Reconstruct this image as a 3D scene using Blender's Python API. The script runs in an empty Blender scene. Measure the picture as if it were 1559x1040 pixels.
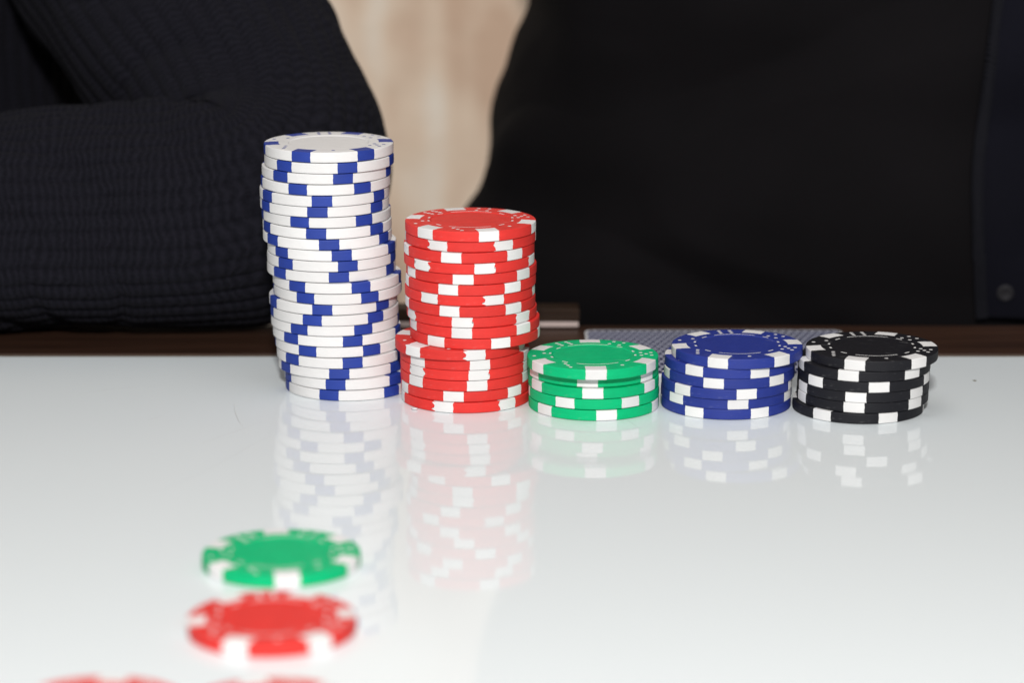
import bpy, math, random
from math import sin, cos, tan, atan2, asin, pi, radians as R_, sqrt
from mathutils import Vector, noise
from mathutils.bvhtree import BVHTree

S = bpy.context.scene
COL = S.collection
rnd = random.Random(11)

# ------------------------------------------------------------------ camera, world, lamps, exposure
FPX, W0, H0 = 4400.0, 1559.0, 1040.0           # focal length in pixels of the 1559 x 1040 photograph
CAM_H, PITCH = 0.2204, R_(13.3)
cd = bpy.data.cameras.new('camera'); cam = bpy.data.objects.new('camera', cd); COL.objects.link(cam)
cam.location = (0, 0, CAM_H); cam.rotation_euler = (pi / 2 - PITCH, 0, 0)
cd.sensor_width = 36; cd.lens = FPX / W0 * 36
cd.clip_start = 0.02; cd.clip_end = 20
cd.dof.use_dof = True; cd.dof.focus_distance = 0.868; cd.dof.aperture_fstop = 8.0
S.camera = cam

wd = bpy.data.worlds.new('World'); S.world = wd; wd.use_nodes = True
bg = wd.node_tree.nodes['Background']; bg.inputs[0].default_value = (1.0, 0.98, 0.96, 1); bg.inputs[1].default_value = 0.12

def area(name, loc, target, sx, sy, power, col):
    l = bpy.data.lights.new(name, 'AREA'); l.shape = 'RECTANGLE'; l.size = sx; l.size_y = sy
    l.energy = power; l.color = col
    o = bpy.data.objects.new(name, l); COL.objects.link(o); o.location = loc
    o.rotation_euler = (Vector(target) - Vector(loc)).to_track_quat('-Z', 'Y').to_euler()
    return o
area('camera_flash', (0.0, -0.16, 0.530), (0, 0.85, 0.02), 0.070, 0.045, 12.1, (1.0, 0.985, 0.965))
area('ceiling_bounce', (0.0, 0.45, 1.75), (0, 0.75, 0.0), 1.5, 1.5, 9.6, (0.985, 0.985, 1.0))

S.view_settings.view_transform = 'Standard'; S.view_settings.look = 'None'
S.view_settings.exposure = 0.0; S.view_settings.gamma = 1.0; S.view_settings.use_curve_mapping = False
S.cycles.max_bounces = 8

# ------------------------------------------------------------------ placing helpers
FW = Vector((0, cos(PITCH), -sin(PITCH))); UP = Vector((0, sin(PITCH), cos(PITCH))); RT = Vector((1, 0, 0))
CP = Vector((0, 0, CAM_H))
def ray(px, py): return FW + RT * ((px - W0 / 2) / FPX) - UP * ((py - H0 / 2) / FPX)
def at(px, py, depth): return CP + ray(px, py) * depth          # a point seen at px,py, depth metres along the view
def ground(px, py, h=0.0):                                       # the point at height h seen at px,py
    d = ray(px, py); return CP + d * ((h - CAM_H) / d.z)
def at_y(px, py, y):
    d = ray(px, py); return CP + d * (y / d.y)

# ------------------------------------------------------------------ materials
def new_mat(name):
    m = bpy.data.materials.new(name); m.use_nodes = True
    nt = m.node_tree; return m, nt, nt.nodes['Principled BSDF']
def N(nt, t, **k):
    n = nt.nodes.new(t)
    for a, v in k.items():
        if a in n.inputs.keys() if hasattr(n.inputs, 'keys') else False: n.inputs[a].default_value = v
        else: setattr(n, a, v)
    return n
def ramp(nt, src, stops):
    r = nt.nodes.new('ShaderNodeValToRGB'); e = r.color_ramp.elements
    while len(e) < len(stops): e.new(0.5)
    for i, (p, c) in enumerate(stops): e[i].position = p; e[i].color = (*c, 1)
    nt.links.new(src, r.inputs[0]); return r.outputs[0]
def noise_tex(nt, scale, detail=3, coord='Object', vec_scale=None, rough=0.5):
    tc = nt.nodes.new('ShaderNodeTexCoord'); n = nt.nodes.new('ShaderNodeTexNoise')
    n.inputs['Scale'].default_value = scale; n.inputs['Detail'].default_value = detail; n.inputs['Roughness'].default_value = rough
    if vec_scale:
        mp = nt.nodes.new('ShaderNodeMapping'); mp.inputs['Scale'].default_value = vec_scale
        nt.links.new(tc.outputs[coord], mp.inputs[0]); nt.links.new(mp.outputs[0], n.inputs['Vector'])
    else: nt.links.new(tc.outputs[coord], n.inputs['Vector'])
    return n.outputs['Fac']
def bump(nt, b, src, strength, dist):
    n = nt.nodes.new('ShaderNodeBump'); n.inputs['Strength'].default_value = strength; n.inputs['Distance'].default_value = dist
    nt.links.new(src, n.inputs['Height']); nt.links.new(n.outputs[0], b.inputs['Normal'])

def chip_mat(name, c, rough=0.54, spec=0.28, var=0.06):
    m, nt, b = new_mat(name)
    f = noise_tex(nt, 260, 4, vec_scale=(1, 1, 3))
    lo = tuple(x * (1 - var) for x in c); hi = tuple(min(1, x * (1 + var)) for x in c)
    base = ramp(nt, f, [(0.3, lo), (0.7, hi)])
    oi = nt.nodes.new('ShaderNodeObjectInfo')                      # every chip a shade of its own
    hs = nt.nodes.new('ShaderNodeHueSaturation'); nt.links.new(base, hs.inputs['Color'])
    mr = nt.nodes.new('ShaderNodeMapRange'); mr.inputs['To Min'].default_value = 0.93; mr.inputs['To Max'].default_value = 1.05
    nt.links.new(oi.outputs['Random'], mr.inputs[0]); nt.links.new(mr.outputs[0], hs.inputs['Value'])
    sc = noise_tex(nt, 520, 2, vec_scale=(1, 0.35, 2.5), rough=0.4)     # pale scuffs and nicks
    sf = ramp(nt, sc, [(0.66, (0, 0, 0)), (0.74, (0.30, 0.30, 0.30))])
    mix = nt.nodes.new('ShaderNodeMix'); mix.data_type = 'RGBA'
    nt.links.new(sf, mix.inputs['Factor']); nt.links.new(hs.outputs[0], mix.inputs[6])
    pale = tuple(min(0.9, x * 0.7 + 0.16) for x in c) if max(c) < 0.6 or min(c) < 0.3 else tuple(x * 0.8 for x in c)
    mix.inputs[7].default_value = (*pale, 1)
    nt.links.new(mix.outputs[2], b.inputs['Base Color'])
    r = nt.nodes.new('ShaderNodeMapRange'); r.inputs['To Min'].default_value = rough - 0.07; r.inputs['To Max'].default_value = rough + 0.1
    nt.links.new(noise_tex(nt, 700, 3), r.inputs[0]); nt.links.new(r.outputs[0], b.inputs['Roughness'])
    b.inputs['Specular IOR Level'].default_value = spec
    bump(nt, b, noise_tex(nt, 1500, 4, vec_scale=(1, 1, 2.2), rough=0.65), 0.22, 0.0003)
    return m
M = {
 'white': chip_mat('white_clay', (0.785, 0.777, 0.770), var=0.02),
 'blue': chip_mat('royal_blue_clay', (0.015, 0.033, 0.25), spec=0.42),
 'navy': chip_mat('stripe_blue_clay', (0.014, 0.043, 0.30), spec=0.42),
 'red': chip_mat('red_clay', (0.71, 0.036, 0.030)),
 'green': chip_mat('green_clay', (0.0, 0.47, 0.18), spec=0.2),
 'black': chip_mat('black_clay', (0.009, 0.009, 0.0125), rough=0.54),
}
# white back-painted glass
m, nt, b = new_mat('white_table_glass'); M['glass'] = m
b.inputs['Base Color'].default_value = (0.775, 0.822, 0.838, 1)
b.inputs['Specular IOR Level'].default_value = 0.15
r = nt.nodes.new('ShaderNodeMapRange'); r.inputs['From Min'].default_value = 0.35; r.inputs['From Max'].default_value = 0.7
r.inputs['To Min'].default_value = 0.025; r.inputs['To Max'].default_value = 0.06
nt.links.new(noise_tex(nt, 14, 6), r.inputs[0]); nt.links.new(r.outputs[0], b.inputs['Roughness'])
# dark stained wood
m, nt, b = new_mat('dark_wood'); M['wood'] = m
f = noise_tex(nt, 30, 6, vec_scale=(0.5, 9, 9))
nt.links.new(ramp(nt, f, [(0.3, (0.028, 0.013, 0.008)), (0.7, (0.060, 0.028, 0.017))]), b.inputs['Base Color'])
b.inputs['Roughness'].default_value = 0.42; b.inputs['Specular IOR Level'].default_value = 0.3; bump(nt, b, f, 0.2, 0.001)
m, nt, b = new_mat('brown_wood'); M['wood2'] = m; b.inputs['Specular IOR Level'].default_value = 0.15
f = noise_tex(nt, 40, 6, vec_scale=(0.5, 9, 9))
nt.links.new(ramp(nt, f, [(0.3, (0.015, 0.0075, 0.0045)), (0.7, (0.029, 0.015, 0.008))]), b.inputs['Base Color'])
b.inputs['Roughness'].default_value = 0.5; bump(nt, b, f, 0.2, 0.001)
def plain(name, c, rough=0.5, spec=0.4, metal=0.0):
    m, nt, b = new_mat(name); f = noise_tex(nt, 220, 4)
    nt.links.new(ramp(nt, f, [(0.3, tuple(x * .88 for x in c)), (0.7, c)]), b.inputs['Base Color'])
    b.inputs['Roughness'].default_value = rough; b.inputs['Specular IOR Level'].default_value = spec; b.inputs['Metallic'].default_value = metal
    return m
M['seal'] = plain('table_edge_seal', (0.17, 0.13, 0.09))
M['trim'] = plain('pale_trim', (0.50, 0.40, 0.37))
M['scratch'] = plain('scratch_grey', (0.56, 0.58, 0.585))
M['speck'] = plain('olive_speck', (0.16, 0.14, 0.08))
M['button'] = plain('button_metal', (0.022, 0.021, 0.024), 0.6, 0.2)
M['zip'] = plain('zip_black', (0.006, 0.006, 0.009), 0.7, 0.1)
# mottled beige wall paper
m, nt, b = new_mat('beige_wall'); M['wall'] = m
f1 = noise_tex(nt, 17.0, 3, vec_scale=(1.3, 1, 0.8), rough=0.45)
f2 = noise_tex(nt, 13.0, 2, vec_scale=(2.2, 1, 0.10))
mx = nt.nodes.new('ShaderNodeMath'); mx.operation = 'MULTIPLY_ADD'; mx.inputs[1].default_value = 0.55
nt.links.new(f1, mx.inputs[0])
h = nt.nodes.new('ShaderNodeMath'); h.operation = 'MULTIPLY'; h.inputs[1].default_value = 0.45
nt.links.new(f2, h.inputs[0]); nt.links.new(h.outputs[0], mx.inputs[2])
nt.links.new(ramp(nt, mx.outputs[0], [(0.40, (0.70, 0.49, 0.35)), (0.50, (0.86, 0.68, 0.52)), (0.60, (0.95, 0.86, 0.74))]), b.inputs['Base Color'])
b.inputs['Roughness'].default_value = 0.7; bump(nt, b, noise_tex(nt, 60, 5), 0.3, 0.004)
# playing card back: woven lattice print
m, nt, b = new_mat('card_back'); M['card'] = m
tc = nt.nodes.new('ShaderNodeTexCoord'); sep = nt.nodes.new('ShaderNodeSeparateXYZ'); nt.links.new(tc.outputs['Object'], sep.inputs[0])
def mth(nt, op, a, bb=None, c=None):
    n = nt.nodes.new('ShaderNodeMath'); n.operation = op
    for i, x in enumerate((a, bb, c)):
        if x is None: continue
        if isinstance(x, (int, float)): n.inputs[i].default_value = x
        else: nt.links.new(x, n.inputs[i])
    return n.outputs[0]
s1 = mth(nt, 'SINE', mth(nt, 'MULTIPLY', mth(nt, 'ADD', sep.outputs[0], mth(nt, 'MULTIPLY', sep.outputs[1], 0.36)), 2500.0))
s2 = mth(nt, 'SINE', mth(nt, 'MULTIPLY', mth(nt, 'SUBTRACT', sep.outputs[0], mth(nt, 'MULTIPLY', sep.outputs[1], 0.36)), 2500.0))
lat = mth(nt, 'MAXIMUM', s1, s2)
nt.links.new(ramp(nt, lat, [(0.50, (0.010, 0.014, 0.065)), (0.92, (0.52, 0.53, 0.64))]), b.inputs['Base Color'])
b.inputs['Roughness'].default_value = 0.35
M['card_edge'] = plain('card_white', (0.7, 0.7, 0.7))
# knit: ribs are geometry, single stitches are relief
m, nt, b = new_mat('navy_knit'); M['knit'] = m
uv = nt.nodes.new('ShaderNodeUVMap'); sp = nt.nodes.new('ShaderNodeSeparateXYZ'); nt.links.new(uv.outputs[0], sp.inputs[0])
zig = mth(nt, 'PINGPONG', mth(nt, 'MULTIPLY', sp.outputs[1], 1.0), 0.5)            # v counts ribs
st = mth(nt, 'SINE', mth(nt, 'ADD', mth(nt, 'MULTIPLY', sp.outputs[0], 2 * pi), mth(nt, 'MULTIPLY', zig, 3.0)))
st = mth(nt, 'ADD', mth(nt, 'MULTIPLY', st, 0.4), mth(nt, 'MULTIPLY', noise_tex(nt, 900, 3), 0.9))
bump(nt, b, st, 0.8, 0.0006)
fz = noise_tex(nt, 1200, 3)
nt.links.new(ramp(nt, mth(nt, 'ADD', mth(nt, 'MULTIPLY', st, 0.25), mth(nt, 'MULTIPLY', fz, 0.5)), [(0.15, (0.0036, 0.0036, 0.0058)), (0.7, (0.0128, 0.0122, 0.0182))]), b.inputs['Base Color'])
b.inputs['Roughness'].default_value = 0.95; b.inputs['Specular IOR Level'].default_value = 0.1
b.inputs['Sheen Weight'].default_value = 0.01; b.inputs['Sheen Roughness'].default_value = 0.5
def cloth(name, c, sheen):
    m, nt, b = new_mat(name)
    f = noise_tex(nt, 18, 4)
    nt.links.new(ramp(nt, f, [(0.3, tuple(x * .8 for x in c)), (0.7, tuple(x * 1.2 for x in c))]), b.inputs['Base Color'])
    b.inputs['Roughness'].default_value = 0.9; b.inputs['Specular IOR Level'].default_value = 0.12
    b.inputs['Sheen Weight'].default_value = sheen
    bump(nt, b, noise_tex(nt, 1400, 3), 0.4, 0.0006)
    return m
M['blackcloth'] = cloth('black_jersey', (0.0038, 0.0031, 0.0038), 0.005)
M['navycloth'] = cloth('navy_jacket', (0.0034, 0.0034, 0.0070), 0.005)

# ------------------------------------------------------------------ object helpers
def mesh_obj(name, verts, faces, mat, parent=None, normals=None, smooth=True, data=None):
    if data is None:
        data = bpy.data.meshes.new(name); data.from_pydata([tuple(v) for v in verts], [], faces)
        if mat: data.materials.append(mat)
        if smooth: data.polygons.foreach_set('use_smooth', [True] * len(data.polygons))
        data.update()
        if normals: data.normals_split_custom_set_from_vertices([tuple(n) for n in normals])
    o = bpy.data.objects.new(name, data); COL.objects.link(o)
    if parent: o.parent = parent
    return o
def thing(name, label, cat, loc=(0, 0, 0), group=None):
    o = bpy.data.objects.new(name, None); COL.objects.link(o); o.location = loc; o.empty_display_size = 0.02
    o['label'] = label; o['category'] = cat
    if group: o['group'] = group
    return o
def tag(o, label, cat, group=None):
    o['label'] = label; o['category'] = cat
    if group: o['group'] = group
def box(x0, x1, y0, y1, z0, z1, bev=0.0):
    """bevelled box: two inset caps joined by slopes"""
    b = bev; V = []; F = []
    if b <= 0:
        V = [(x, y, z) for z in (z0, z1) for x, y in ((x0, y0), (x1, y0), (x1, y1), (x0, y1))]
        return V, [(3, 2, 1, 0), (4, 5, 6, 7)] + [(i, (i + 1) % 4, (i + 1) % 4 + 4, i + 4) for i in range(4)]
    for z, k in ((z0, b), (z0 + b, 0), (z1 - b, 0), (z1, b)):
        V += [(x0 + k, y0 + k, z), (x1 - k, y0 + k, z), (x1 - k, y1 - k, z), (x0 + k, y1 - k, z)]
    F = [(3, 2, 1, 0), (12, 13, 14, 15)]
    for l in range(3):
        for i in range(4): F.append((l * 4 + i, l * 4 + (i + 1) % 4, l * 4 + 4 + (i + 1) % 4, l * 4 + 4 + i))
    return V, F

# ------------------------------------------------------------------ setting: wall and table
v, f = box(-1.6, 1.6, 1.30, 1.42, -0.75, 1.6)
o = mesh_obj('wall', v, f, M['wall'], smooth=False); o['kind'] = 'structure'

TY = ground(780, 540).y                       # far edge of the white glass
tbl = thing('table', 'white glossy glass table with a dark brown wooden rim', 'table', (0, 0.45, -0.008))
def tpart(name, x0, x1, y0, y1, z0, z1, mat, bev):
    v, f = box(x0, x1, y0 - 0.45, y1 - 0.45, z0 + 0.008, z1 + 0.008, bev)
    return mesh_obj(name, v, f, mat, tbl, smooth=False)
tpart('glass_top', -0.62, 0.62, -0.06, TY - 0.0022, -0.008, 0.0, M['glass'], 0.0007)
tpart('edge_seal', -0.62, 0.62, TY - 0.0021, TY + 0.0006, -0.008, -0.0003, M['seal'], 0.0003)
tpart('wooden_rim', -0.62, 0.62, TY + 0.0007, ground(780, 494).y, -0.03, -0.0002, M['wood'], 0.0012)
tpart('apron', -0.60, 0.60, TY - 0.004, TY + 0.02, -0.09, -0.031, M['wood'], 0.001)

def hair(pts, w=0.00011):
    P = [ground(*p) for p in pts]; V = []; F = []
    for i, p in enumerate(P):
        a = P[max(0, i - 1)]; c = P[min(len(P) - 1, i + 1)]; d = (c - a).normalized(); n = Vector((-d.y, d.x, 0)) * w
        if i in (0, len(P) - 1): n *= 0.2
        q = p - tbl.location
        V += [q - n + Vector((0, 0, 0.00001)), q + Vector((0, 0, 0.00004)), q + n + Vector((0, 0, 0.00001))]
    for i in range(len(P) - 1):
        for k in range(2): F.append((i * 3 + k, i * 3 + 3 + k, i * 3 + 4 + k, i * 3 + 1 + k))
    return mesh_obj('scratch', V, F, M['scratch'], tbl)
hair([(356, 614), (358, 628), (363, 641), (370, 650)])
hair([(308, 676), (335, 665), (365, 655), (398, 643)], 0.00008)
hair([(225, 640), (238, 636), (249, 634)], 0.00010)
hair([(245, 748), (290, 728), (335, 706), (380, 680), (412, 664)], 0.00006)
hair([(1510, 562), (1522, 558), (1533, 552)], 0.00008)
hair([(955, 640), (963, 645), (972, 652)], 0.00008)
hair([(120, 600), (175, 592), (240, 588)], 0.00007)

# ------------------------------------------------------------------ poker chips
CR, CT, GAP = 0.01975, 0.00327, 0.00003
HW, RIN, NS, NG = 0.157, 0.775, 4, 9
def chip_geometry(seed, ragged):
    rg = random.Random(seed)
    R = CR; zt = CT; b = 0.00030; zc = zt - 0.00018; dz = 0.00007
    segA = [(0.0002 / 1, zc, 0, 1), (0.3 * R, zc, 0, 1), (0.605 * R, zc, 0, 1)]
    segB = [(0.605 * R, zc, -.6, .8), (0.628 * R, zt, -.6, .8)]
    segC = [(0.628 * R, zt, 0, 1), (0.70 * R, zt, 0, 1), (RIN * R, zt, 0, 1), (0.90 * R, zt, 0, 1), (0.93 * R, zt - dz, 0.1, 0.99)]
    for a in (0, 30, 60, 90):
        a = R_(a); segC.append((R - b + b * sin(a), zt - dz - b + b * cos(a), sin(a), cos(a)))
    side0 = len(segC) - 1
    for k in range(1, 6): segC.append((R + 0.00003 * sin(pi * k / 6), zt - dz - b - (zt - 2 * dz - 2 * b) * k / 6, 1, 0))
    for a in (90, 120, 150, 180):
        a = R_(a); segC.append((R - b + b * sin(a), dz + b + b * cos(a), sin(a), cos(a)))
    segC += [(0.93 * R, dz, 0.1, -0.99), (0.90 * R, 0, 0, -1), (RIN * R, 0, 0, -1), (0.628 * R, 0, 0, -1)]
    segD = [(0.628 * R, 0, -.6, -.8), (0.605 * R, 0.00018, -.6, -.8)]
    segE = [(0.605 * R, 0.00018, 0, -1), (0.0002, 0.00018, 0, -1)]
    i0 = 2; i1 = len(segC) - 2                           # stripe rows of segC
    # per border jitter along the profile: the moulded inlay bleeds a little at its edges
    jit = []
    for k in range(6):
        for s in (0, 1):
            big = ragged and rg.random() < 0.4
            amp = R_(rg.uniform(1.2, 2.6)) if big else R_(0.4 if ragged else 0.2)
            ph = rg.uniform(0, 6.28); fr = rg.uniform(2.2, 5.0); sg = rg.choice((-1, 1))
            jit.append([sg * amp * (0.6 * sin(ph + fr * q * 0.28) + 0.4 * rg.uniform(-1, 1)) for q in range(len(segC))])
    def angles(r, row):
        rr = max(r, RIN * R); al = asin(HW * R / rr); out = []
        edge = []
        for k in range(6):
            c = k * pi / 3
            j0 = jit[2 * k][row] if row is not None else 0; j1 = jit[2 * k + 1][row] if row is not None else 0
            edge.append((c - al + j0, c + al + j1))
        for k in range(6):
            e0, e1 = edge[k]; n0 = edge[(k + 1) % 6][0] + (2 * pi if k == 5 else 0)
            out += [e0 + (e1 - e0) * q / NS for q in range(NS)]
            out += [e1 + (n0 - e1) * q / NG for q in range(NG)]
        return out
    NC = 6 * (NS + NG)
    bV, bN, bF = [], [], []
    stripes = [([], [], []) for _ in range(6)]
    for seg in (segA, segB, segC, segD, segE):
        isC = seg is segC; base = len(bV); rows = []
        for ri, (r, z, nr, nz) in enumerate(seg):
            an = angles(r, ri if isC and i0 <= ri <= i1 else None); rows.append(an)
            for a in an: bV.append((r * cos(a), r * sin(a), z)); bN.append((nr * cos(a), nr * sin(a), nz))
        for ri in range(len(seg) - 1):
            for c in range(NC):
                k, q = divmod(c, NS + NG)
                if isC and i0 <= ri < i1 and q < NS: continue
                c2 = (c + 1) % NC
                bF.append((base + ri * NC + c, base + (ri + 1) * NC + c, base + (ri + 1) * NC + c2, base + ri * NC + c2))
        if isC:
            for k in range(6):
                V, Nn, F = stripes[k]
                for ri in range(i0, i1 + 1):
                    r, z, nr, nz = seg[ri]
                    for q in range(NS + 1):
                        a = rows[ri][(k * (NS + NG) + q) % NC]; V.append((r * cos(a), r * sin(a), z)); Nn.append((nr * cos(a), nr * sin(a), nz))
                w = NS + 1; L = i1 - i0
                for ri in range(L):
                    for q in range(NS): F.append((ri * w + q, (ri + 1) * w + q, (ri + 1) * w + q + 1, ri * w + q + 1))
                for q in (0, NS):                       # end walls and back wall close the inlay
                    idx = [ri * w + q for ri in range(L + 1)]; bs = len(V)
                    for j in idx: V.append(V[j]); Nn.append((0, 0, 1))
                    F.append(tuple(range(bs, bs + len(idx))))
                F.append((0, NS, L * w + NS, L * w))
    bV2 = len(bV)
    for ri0, z, n in ((0, zc, 1), (None, 0.00018, -1)):
        bV.append((0, 0, z)); bN.append((0, 0, n))
    lastbase = bV2 - NC
    for c in range(NC):
        bF.append((c, (c + 1) % NC, bV2)); bF.append((lastbase + (c + 1) % NC, lastbase + c, bV2 + 1))
    return (bV, bN, bF), stripes
PIPS = {1: [(0, 0)], 2: [(-1, -1), (1, 1)], 3: [(-1, -1), (0, 0), (1, 1)], 4: [(-1, -1), (1, 1), (-1, 1), (1, -1)],
        5: [(-1, -1), (1, 1), (-1, 1), (1, -1), (0, 0)], 6: [(-1, -1), (1, 1), (-1, 1), (1, -1), (-1, 0), (1, 0)]}
def pip_mesh(n):
    V, F, R = [], [], CR
    for a, c in PIPS[n]:
        cx = 0.815 * R + c * 0.078 * R; cy = a * 0.085 * R; bs = len(V)
        for q in range(10):
            t = q * pi / 5; V.append((cx + 0.030 * R * cos(t), cy + 0.030 * R * sin(t), CT + 0.000004))
        V.append((cx, cy, CT + 0.00003))
        for q in range(10): F.append((bs + q, bs + (q + 1) % 10, bs + 10))
    return V, F
def dash_mesh(a0, a1, w=0.012):
    V, F = [], []; n = max(2, int((a1 - a0) / R_(5)))
    for q in range(n + 1):
        a = a0 + (a1 - a0) * q / n
        for rr, z in ((0.650 - w, 0.000004), (0.650, 0.00003), (0.650 + w, 0.000004)):
            V.append((rr * CR * cos(a), rr * CR * sin(a), CT + z))
    for q in range(n):
        for k in range(2): F.append((q * 3 + k, q * 3 + 1 + k, q * 3 + 4 + k, q * 3 + 3 + k))
    return V, F
VAR = {}
def variant(color, stripe, i):
    key = (color, stripe, i)
    if key not in VAR:
        (bv, bn, bf), st = chip_geometry(hash_seed(color) + i, color == 'red' and i in (1, 3))
        def mk(n, v, f, nn, mt):
            d = bpy.data.meshes.new(n); d.from_pydata(v, [], f); d.materials.append(M[mt])
            d.polygons.foreach_set('use_smooth', [True] * len(d.polygons)); d.update()
            d.normals_split_custom_set_from_vertices(nn); return d
        VAR[key] = (mk('chip_body', bv, bf, bn, color), [mk('edge_stripe', v, f, nn, stripe) for v, nn, f in st])
    return VAR[key]
def hash_seed(s): return sum(ord(c) * (i + 3) for i, c in enumerate(s)) * 17
DASH = [(90, 29, .0095), (-90, 29, .0095), (43, 5, .013), (137, 5, .013), (-43, 5, .013), (-137, 5, .013), (11, 3.4, .016), (-11, 3.4, .016), (169, 3.4, .016), (191, 3.4, .016)]
PM = {}
def chip(color, stripe, loc, ang, label, group, var, marks=False, tilt=(0, 0), dash_rot=0.0):
    t = thing('poker_chip', label, 'poker chip', loc, group)
    t.rotation_euler = (tilt[0], tilt[1], ang)
    body, st = variant(color, stripe, var)
    mesh_obj('chip_body', 0, 0, 0, t, data=body)
    for d in st: mesh_obj('edge_stripe', 0, 0, 0, t, data=d)
    if marks:
        for k, n in enumerate((1, 5, 4, 6, 2, 3)):
            key = ('p', n, stripe)
            if key not in PM:
                v, f = pip_mesh(n); o = mesh_obj('dice_pips', v, f, M[stripe], t); PM[key] = o.data
            else: o = mesh_obj('dice_pips', 0, 0, 0, t, data=PM[key])
            o.rotation_euler = (0, 0, pi / 6 + k * pi / 3)
        for c, hw, w in DASH:
            key = ('d', hw, w, stripe if color != 'white' else 'white')
            if key not in PM:
                v, f = dash_mesh(-R_(hw), R_(hw), w); o = mesh_obj('ring_dash', v, f, M[key[3]], t); PM[key] = o.data
            else: o = mesh_obj('ring_dash', 0, 0, 0, t, data=PM[key])
            o.rotation_euler = (0, 0, R_(c) + dash_rot - ang)
    return t
ORD = ['topmost', 'second', 'third', 'fourth', 'fifth', 'sixth', 'seventh', 'eighth', 'ninth', 'tenth', 'eleventh', 'twelfth', 'thirteenth',
       'fourteenth', 'fifteenth', 'sixteenth', 'seventeenth', 'eighteenth', 'nineteenth', 'twentieth', 'twenty-first', 'twenty-second', 'lowest']
def order(i, n):
    if i == 0: return 'topmost'
    if i == n - 1: return 'lowest'
    return ORD[i] + ' from the top'
def stack(color, stripe, y_base, y_top, scale, ox, rows, group, desc, shifts={}, marked={0}, jitter=0.0005, dash={}):
    """rows, top chip first: (left edge, right edge, stripe left, stripe right) in a zoomed crop of the photograph"""
    n = len(rows); pitch = None
    l, r = rows[-1][:2]; bx = ox + (l + r) / 2 / scale
    fr = ground(bx, y_base); yc = fr.y + CR             # centre depth of the stack
    # pitch such that the front of the top rim is seen at y_top
    d = ray(bx, y_top); ztop = CAM_H + d.z * ((yc - CR + shifts.get(0, 0)) / d.y)
    pitch = ztop / n
    print('stack', color, n, 'pitch mm', round(pitch * 1000, 3), 'y', round(yc, 4))
    for i, (l, r, s0, s1) in enumerate(rows):
        z = (n - 1 - i) * pitch + 0.00002
        dy = shifts.get(i, rnd.uniform(-jitter, jitter))
        cx = ox + (l + r) / 2 / scale; rad = (r - l) / 2
        depth = (Vector((0, yc + dy, z)) - CP).dot(FW)
        x = (cx - W0 / 2) / FPX * depth
        radpx = CR / depth * FPX * scale; mid = (l + r) / 2
        cl = lambda q: max(-0.999, min(0.999, q))
        ph = 0.5 * (asin(cl((s0 - mid) / radpx)) + asin(cl((s1 - mid) / radpx)))
        view = math.atan2(x, yc)                          # the stack is seen a little from the side
        ang = -pi / 2 + ph - view
        tl = (R_(rnd.uniform(-.25, .25)), R_(rnd.uniform(-.25, .25))) if 0 < i < n - 1 else (0, 0)
        if i == n - 1: z = 0.00002
        chip(color, stripe, (x, yc + dy, z), ang, desc % order(i, n), group, i % 5, i in marked, (0, 0), dash.get(i, 0))
stack('white', 'navy', 611, 231.5, 4.727, 380, [
 (105, 1035, 308, 440), (107, 1040, 632, 770), (90, 1018, 600, 738), (86, 1010, 285, 415), (75, 1003, 448, 593), (78, 1005, 417, 560),
 (95, 1012, 298, 430), (97, 1022, 410, 550), (100, 1022, 500, 643), (133, 1055, 590, 732), (130, 1050, 635, 773), (133, 1046, 570, 712),
 (172, 1088, 293, 402), (178, 1090, 345, 467), (143, 1064, 453, 595), (157, 1069, 387, 520), (162, 1070, 303, 420), (175, 1083, 670, 808),
 (190, 1100, 360, 482), (203, 1110, 670, 808), (212, 1122, 575, 715), (258, 1165, 550, 690), (265, 1172, 508, 640)],
 'white chips in the tallest stack', 'white poker chip with blue edge stripes, %s in the tallest stack', {0: -0.0002, 2: 0.0004, 1: -0.0003, 12: -0.0006, 13: -0.0006})
stack('red', 'white', 629.8, 352.8, 6.117, 595, [
 (133, 1353, 822, 1000), (143, 1343, 365, 527), (125, 1335, 475, 657), (125, 1337, 788, 955), (150, 1352, 580, 770), (140, 1350, 452, 625),
 (135, 1338, 868, 1047), (140, 1342, 460, 640), (157, 1352, 590, 742), (178, 1384, 572, 755), (178, 1390, 932, 1107),
 (45, 1245, 692, 877), (92, 1287, 740, 915), (98, 1287, 722, 910), (100, 1285, 710, 893), (105, 1287, 492, 680), (112, 1290, 410, 578)],
 'red chips in the second tallest stack', 'red poker chip with white edge stripes, %s in the tall red stack',
 {0: -0.0006, 1: 0.0003, 10: -0.0003, 11: -0.0012, 12: 0.0}, {0, 11})
stack('green', 'white', 641.4, 563, 6.932, 795, [
 (50, 1437, 668, 893), (72, 1425, 585, 797), (70, 1435, 640, 853), (72, 1440, 358, 560), (68, 1440, 780, 997)],
 'green chips in the short stack', 'green poker chip with white edge stripes, %s in the short green stack', {0: -0.0038, 1: 0.0007, 2: -0.0002, 3: -0.0001}, {0}, dash={0: 0.1})
stack('blue', 'white', 640.8, 547.7, 6.5, 995, [
 (170, 1480, 540, 745), (103, 1410, 325, 498), (95, 1400, 500, 700), (72, 1375, 825, 1013), (72, 1362, 733, 937), (68, 1358, 323, 498)],
 'blue chips in the short stack', 'blue poker chip with white edge stripes, %s in the short blue stack', {0: -0.0010}, {0, 1})
stack('black', 'white', 647, 550.5, 6.116, 1195, [
 (172, 1441, 560, 755), (110, 1365, 500, 695), (103, 1360, 778, 973), (104, 1347, 563, 768), (97, 1341, 548, 748), (57, 1300, 867, 1043)],
 'black chips in the short stack', 'black poker chip with white edge stripes, %s in the short black stack', {0: -0.0006}, {0, 5})
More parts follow.
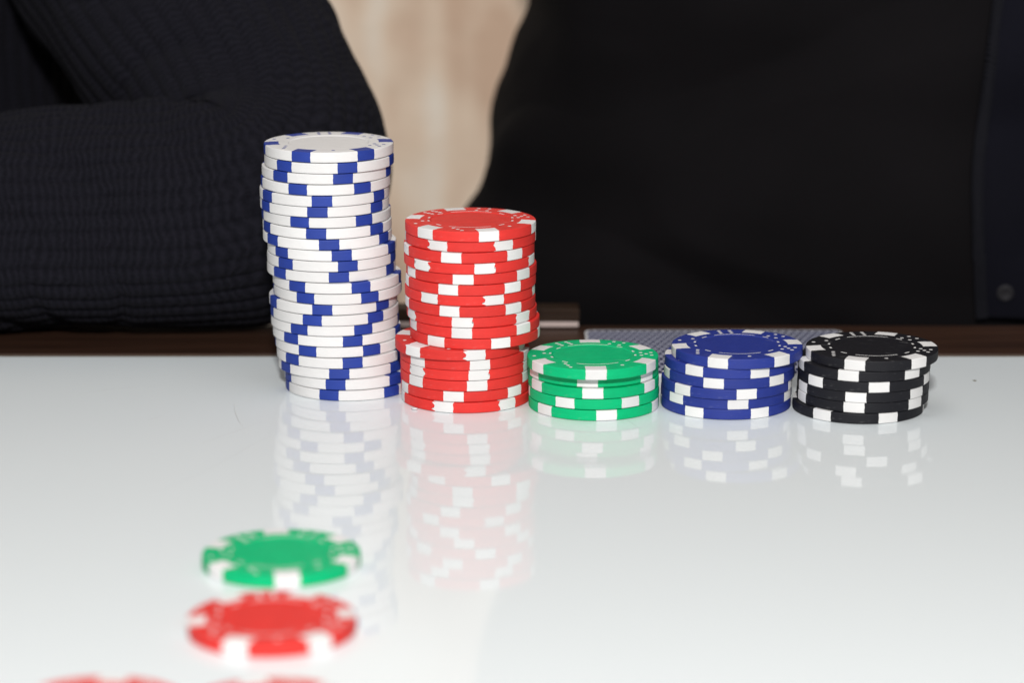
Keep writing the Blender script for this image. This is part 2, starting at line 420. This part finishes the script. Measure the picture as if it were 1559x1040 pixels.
# loose chips nearer the camera
def loose(color, px, py, ph, label, var, dr=0):
    p = ground(px, py, CT / 2)
    chip(color, 'white', (p.x, p.y, 0.00002), ph, label, 'loose chips lying in front of the stacks', var, True, (0, 0), dr)
loose('green', 428.5, 850, -pi / 2 + asin(72 / 472), 'blurred green poker chip lying flat on the table in front of the stacks', 0)
loose('red', 414, 950, -pi / 2 - asin(180 / 507), 'blurred red poker chip lying flat next to the loose green chip', 1)
loose('red', 147, 1089, pi / 2 - R_(4), 'red poker chip cut by the bottom edge of the picture, left one', 2)
loose('red', 412, 1092, pi / 2 + R_(17), 'red poker chip barely showing at the bottom edge, below the loose red chip', 3)

# ------------------------------------------------------------------ small things
def pebble(name, p, sx, sy, sz, mat, seed):
    V, F = [], []; g = random.Random(seed)
    for i in range(5):
        a = pi * (i + .5) / 5 - pi / 2
        for j in range(8):
            t = j * pi / 4; q = g.uniform(.75, 1.15)
            V.append((sx * cos(a) * cos(t) * q, sy * cos(a) * sin(t) * q, sz * (1 + sin(a)) * .9))
    for i in range(4):
        for j in range(8): F.append((i * 8 + j, i * 8 + (j + 1) % 8, i * 8 + 8 + (j + 1) % 8, i * 8 + 8 + j))
    F += [tuple(range(7, -1, -1)), tuple(range(32, 40))]
    o = mesh_obj(name, V, F, mat); o.location = (p.x, p.y, 0.00001); return o
o = pebble('crumb', ground(631.5, 623.5), 0.0011, 0.0006, 0.0004, M['card_edge'], 3); tag(o, 'tiny pale crumb on the table at the foot of the red stack', 'crumb')
o.location.y -= 0.0006
o = pebble('speck', ground(1484, 580), 0.0006, 0.0008, 0.0001, M['speck'], 5); tag(o, 'dark speck of dirt on the white table right of the black stack', 'speck')

# playing card
c0 = ground(890, 502.5, 0.0004); c1 = ground(1280, 502.5, 0.0004); wx = c1.x - c0.x
card = thing('playing_card', 'face-down playing card with a grey blue lattice back behind the green and blue stacks', 'playing card', ((c0.x + c1.x) / 2, c0.y - 0.031, 0.0001))
def rounded(w, h, r, z0, z1):
    pts = []
    for cx, cy, a0 in ((w / 2 - r, h / 2 - r, 0), (-w / 2 + r, h / 2 - r, 90), (-w / 2 + r, -h / 2 + r, 180), (w / 2 - r, -h / 2 + r, 270)):
        for q in range(5): a = R_(a0 + 22.5 * q); pts.append((cx + r * cos(a), cy + r * sin(a)))
    n = len(pts); V = [(x, y, z0) for x, y in pts] + [(x, y, z1) for x, y in pts]
    return V, [tuple(range(n - 1, -1, -1)), tuple(range(n, 2 * n))] + [(i, (i + 1) % n, (i + 1) % n + n, i + n) for i in range(n)]
v, f = rounded(wx, 0.062, 0.003, 0, 0.0003); mesh_obj('card_stock', v, f, M['card_edge'], card, smooth=False)
v, f = rounded(wx - 0.0016, 0.0604, 0.0025, 0.00031, 0.00033); mesh_obj('card_back', v, f, M['card'], card, smooth=False)

# dark wooden slat with a pale strip
s0 = ground(598, 500); s1 = ground(882, 500)
slat = thing('wooden_slat', 'dark brown wooden slat with a pale strip lying behind the red stack', 'wooden slat', ((s0.x + s1.x) / 2, s0.y, 0))
hw = (s1.x - s0.x) / 2
v, f = box(-hw, hw, 0.0006, 0.010, 0.0022, 0.0066, 0.0004); mesh_obj('slat', v, f, M['wood2'], slat, smooth=False)
v, f = box(-hw + .0003, hw - .0003, 0.0, 0.009, 0.0004, 0.0021, 0.0002); mesh_obj('pale_strip', v, f, M['trim'], slat, smooth=False)

# ------------------------------------------------------------------ people
def catmull(P, n):
    out = []
    for i in range(len(P) - 1):
        p0 = P[max(0, i - 1)]; p1 = P[i]; p2 = P[i + 1]; p3 = P[min(len(P) - 1, i + 2)]
        for q in range(n):
            t = q / n
            out.append(0.5 * ((2 * p1) + (p2 - p0) * t + (2 * p0 - 5 * p1 + 4 * p2 - p3) * t * t + (3 * p1 - p0 - 3 * p2 + p3) * t ** 3))
    out.append(P[-1]); return out
def sleeve(name, path, nu_per, ribs, mat, parent, amp=0.0014, seed=0.0, crease=0.9):
    P = catmull([Vector((*p, r)) for p, r in path], nu_per)
    pos = [Vector(p[:3]) for p in P]; rad = [p[3] for p in P]
    nv = ribs * 8; V, F, UV = [], [], []; s = 0; up = None
    for i, p in enumerate(pos):
        if i: s += (p - pos[i - 1]).length
        t = (pos[min(i + 1, len(pos) - 1)] - pos[max(0, i - 1)]).normalized()
        if up is None: up = Vector((0, -1, 0))
        up = (up - t * up.dot(t)).normalized(); sd = t.cross(up)
        for j in range(nv):
            a = 2 * pi * j / nv; dr = up * cos(a) + sd * sin(a)
            w = noise.noise(Vector((s * 16 + seed, cos(a) * 1.2, sin(a) * 1.2))) * 0.0035 + noise.noise(Vector((s * 45 + seed, cos(a) * 2.4, sin(a) * 2.4))) * 0.0012
            rib = amp * (abs(cos(pi * j / 8)) ** 0.45 - 0.7)
            q = p + dr * rad[i]
            rib *= 0.75 + 0.9 * abs(noise.noise(q * 38 + Vector((seed, 3, 1))))
            w += crease * 0.0065 * min(0.0, abs(noise.noise(Vector((s * 34 + seed, cos(a) * 1.1 + 4, sin(a) * 1.1)))) - 0.22)
            wu = 1.3 * noise.noise(q * 55) + 0.5 * noise.noise(q * 160); wv = 0.22 * noise.noise(q * 80 + Vector((9, 9, 9)))
            V.append(p + dr * (rad[i] + w + rib)); UV.append((s / 0.0023 + wu, j / 8 + wv))
    for i in range(len(pos) - 1):
        for j in range(nv):
            j2 = (j + 1) % nv; F.append((i * nv + j, i * nv + j2, i * nv + nv + j2, i * nv + nv + j))
    o = mesh_obj(name, V, F, mat, parent); me = o.data
    uvl = me.uv_layers.new(name='UVMap')
    for li, l in enumerate(me.loops):
        u, vv = UV[l.vertex_index]
        if l.vertex_index % nv == 0 and me.loops[li].index >= 0:
            pl = li // 4
            if pl % nv == nv - 1: vv += ribs
        uvl.data[li].uv = (u, vv)
    return o
def torso(name, sections, mat, parent, n=96, e=2.4, fold=0.004, seed=0.0):
    """sections: (height, centre x, half width, centre y, half depth)"""
    P = catmull([Vector(s[:4]) for s in sections], 10); D = catmull([Vector((s[4], 0, 0)) for s in sections], 10)
    V, F = [], []
    for p, d in zip(P, D):
        z, cx, a, cy = p; b = d.x
        for j in range(n):
            t = 2 * pi * j / n
            c, s = cos(t), sin(t)
            x = cx + a * math.copysign(abs(c) ** (2 / e), c); y = cy + b * math.copysign(abs(s) ** (2 / e), s)
            q = Vector((x * 9 + seed, y * 9, z * 14)); w = fold * (noise.noise(q) + 0.6 * noise.noise(q * 2.3) - 0.7 * max(0, 0.25 - abs(noise.noise(q * 0.9 + Vector((5, 2, 9))))) * 4)
            V.append((x + c * w, y + s * w, z))
    m = len(P)
    for i in range(m - 1):
        for j in range(n): F.append((i * n + j, i * n + (j + 1) % n, i * n + n + (j + 1) % n, i * n + n + j))
    F += [tuple(range(n - 1, -1, -1)), tuple(range((m - 1) * n, m * n))]
    return mesh_obj(name, V, F, mat, parent), V, F

# left: ribbed knit sweater, arm folded on the wooden rim
pl = thing('person', 'person in a dark ribbed knit sweater resting a folded arm behind the white stack', 'person', (0, 0, 0), 'people sitting across the table')
A = [(-420, 345, 0.990, .040), (-260, 338, 0.976, .0385), (-100, 335, 0.969, .038), (60, 333, 0.967, .0375), (190, 330, 0.967, .038), (305, 324, 0.968, .0400),
     (378, 300, 0.973, .0425), (398, 240, 0.983, .0430), (370, 165, 0.994, .0430), (323, 85, 1.006, .0450), (263, -5, 1.020, .0475), (190, -130, 1.042, .050), (140, -280, 1.068, .052), (80, -420, 1.085, .055)]
sleeve('sleeve', [(at(x, y, d), r) for x, y, d, r in A], 26, 40, M['knit'], pl)
lx = -0.283
sleeve('sweater_body', [((lx, 1.150, -.34), .125), ((lx, 1.145, -.20), .128), ((lx, 1.14, -.05), .128), ((lx + .003, 1.135, .06), .126), ((lx + .006, 1.13, .16), .126), ((lx - .01, 1.13, .26), .13), ((lx - .05, 1.13, .36), .12)], 22, 120, M['knit'], pl, seed=4.0)
# right: black top under an open navy jacket
pr = thing('person', 'person in a plain black top and navy jacket sitting behind the black stack', 'person', (0, 0, 0), 'people sitting across the table')
YM = 1.10
edge = [(900, 640), (760, 520), (700, 420), (690, 350), (708, 308), (728, 275), (734, 240), (734, 190), (748, 150), (772, 110), (792, 60), (818, 0), (815, -80), (760, -200), (690, -420), (760, -560), (1000, -660)]  # unseen upper part widened to cut the bright wall's reflection in the table
xr = 0.52
sec = []
for px, py in edge:
    q = at_y(px, py, YM); a = (xr - q.x) / 2
    sec.append((q.z, q.x + a, a, YM, 0.115 if q.z > -0.02 else 0.10))
o, TV, TF = torso('black_top', sec, M['blackcloth'], pr, n=220, e=2.7, fold=.008, seed=7)
bvh = BVHTree.FromPolygons([Vector(v) for v in TV], TF)
def hit(px, py):
    d = ray(px, py).normalized(); p, nrm, i, dd = bvh.ray_cast(CP, d)
    if nrm.dot(d) > 0: nrm = -nrm
    return p, nrm
# jacket panel: a thick sheet of cloth laid over the torso, right of the zip line
zl = [(1530, -60), (1522, 0), (1510, 80), (1499, 160), (1491, 230), (1489, 300), (1491, 370), (1494, 430), (1496, 478)]
zl = [Vector((x, y, 0)) for x, y in zl]; ZL = catmull(zl, 6)
V, F = [], []; NJ = 12; TH = 0.0035
for i, q in enumerate(ZL):
    for j in range(NJ):
        px = q.x + (1640 - q.x) * j / (NJ - 1); p, nrm = hit(px, q.y); w = 0.0016 * noise.noise(p * 40)
        V.append(p + nrm * (TH + w) * (0.55 if j == 0 else 1.0))
    V.append(V[i * (NJ + 1)] + Vector((0, 0.004, 0)))
w1 = NJ + 1
for i in range(len(ZL) - 1):
    for j in range(NJ - 1): F.append((i * w1 + j, i * w1 + j + 1, (i + 1) * w1 + j + 1, (i + 1) * w1 + j))
    F.append((i * w1 + NJ, i * w1, (i + 1) * w1, (i + 1) * w1 + NJ))
jk = mesh_obj('jacket_front', V, F, M['navycloth'], pr)
sol = jk.modifiers.new('thickness', 'SOLIDIFY'); sol.thickness = 0.002; sol.offset = -1
V, F = [], []
ZZ = catmull(zl, 22)
for i, q in enumerate(ZZ):
    p, nrm = hit(q.x - 2 + (3 if i % 2 else -3), q.y); p = p + nrm * 0.004; bs = len(V)
    bv, bf = box(-.0014, .0014, -.0012, .0012, -.0007, .0007, 0.0003)
    V += [Vector(x) + p for x in bv]; F += [tuple(k + bs for k in g) for g in bf]
z = mesh_obj('zip_teeth', V, F, M['zip'], pr, smooth=False); z['kind'] = 'stuff'
def button(px, py, r):
    p, nrm = hit(px, py); V, F = [], []
    for k, (rr, hh) in enumerate(((1, 0), (1, .35), (.8, .6), (.62, .45), (.3, .42))):
        for j in range(20): V.append((r * rr * cos(j * pi / 10), r * rr * sin(j * pi / 10), r * hh))
    for k in range(4):
        for j in range(20): F.append((k * 20 + j, k * 20 + (j + 1) % 20, k * 20 + 20 + (j + 1) % 20, k * 20 + 20 + j))
    F.append(tuple(range(80, 100)))
    o = mesh_obj('snap_button', V, F, M['button'], pr); o.location = p + nrm * 0.0045; o.rotation_euler = nrm.to_track_quat('Z', 'Y').to_euler()
button(1529, 437, 0.0030);
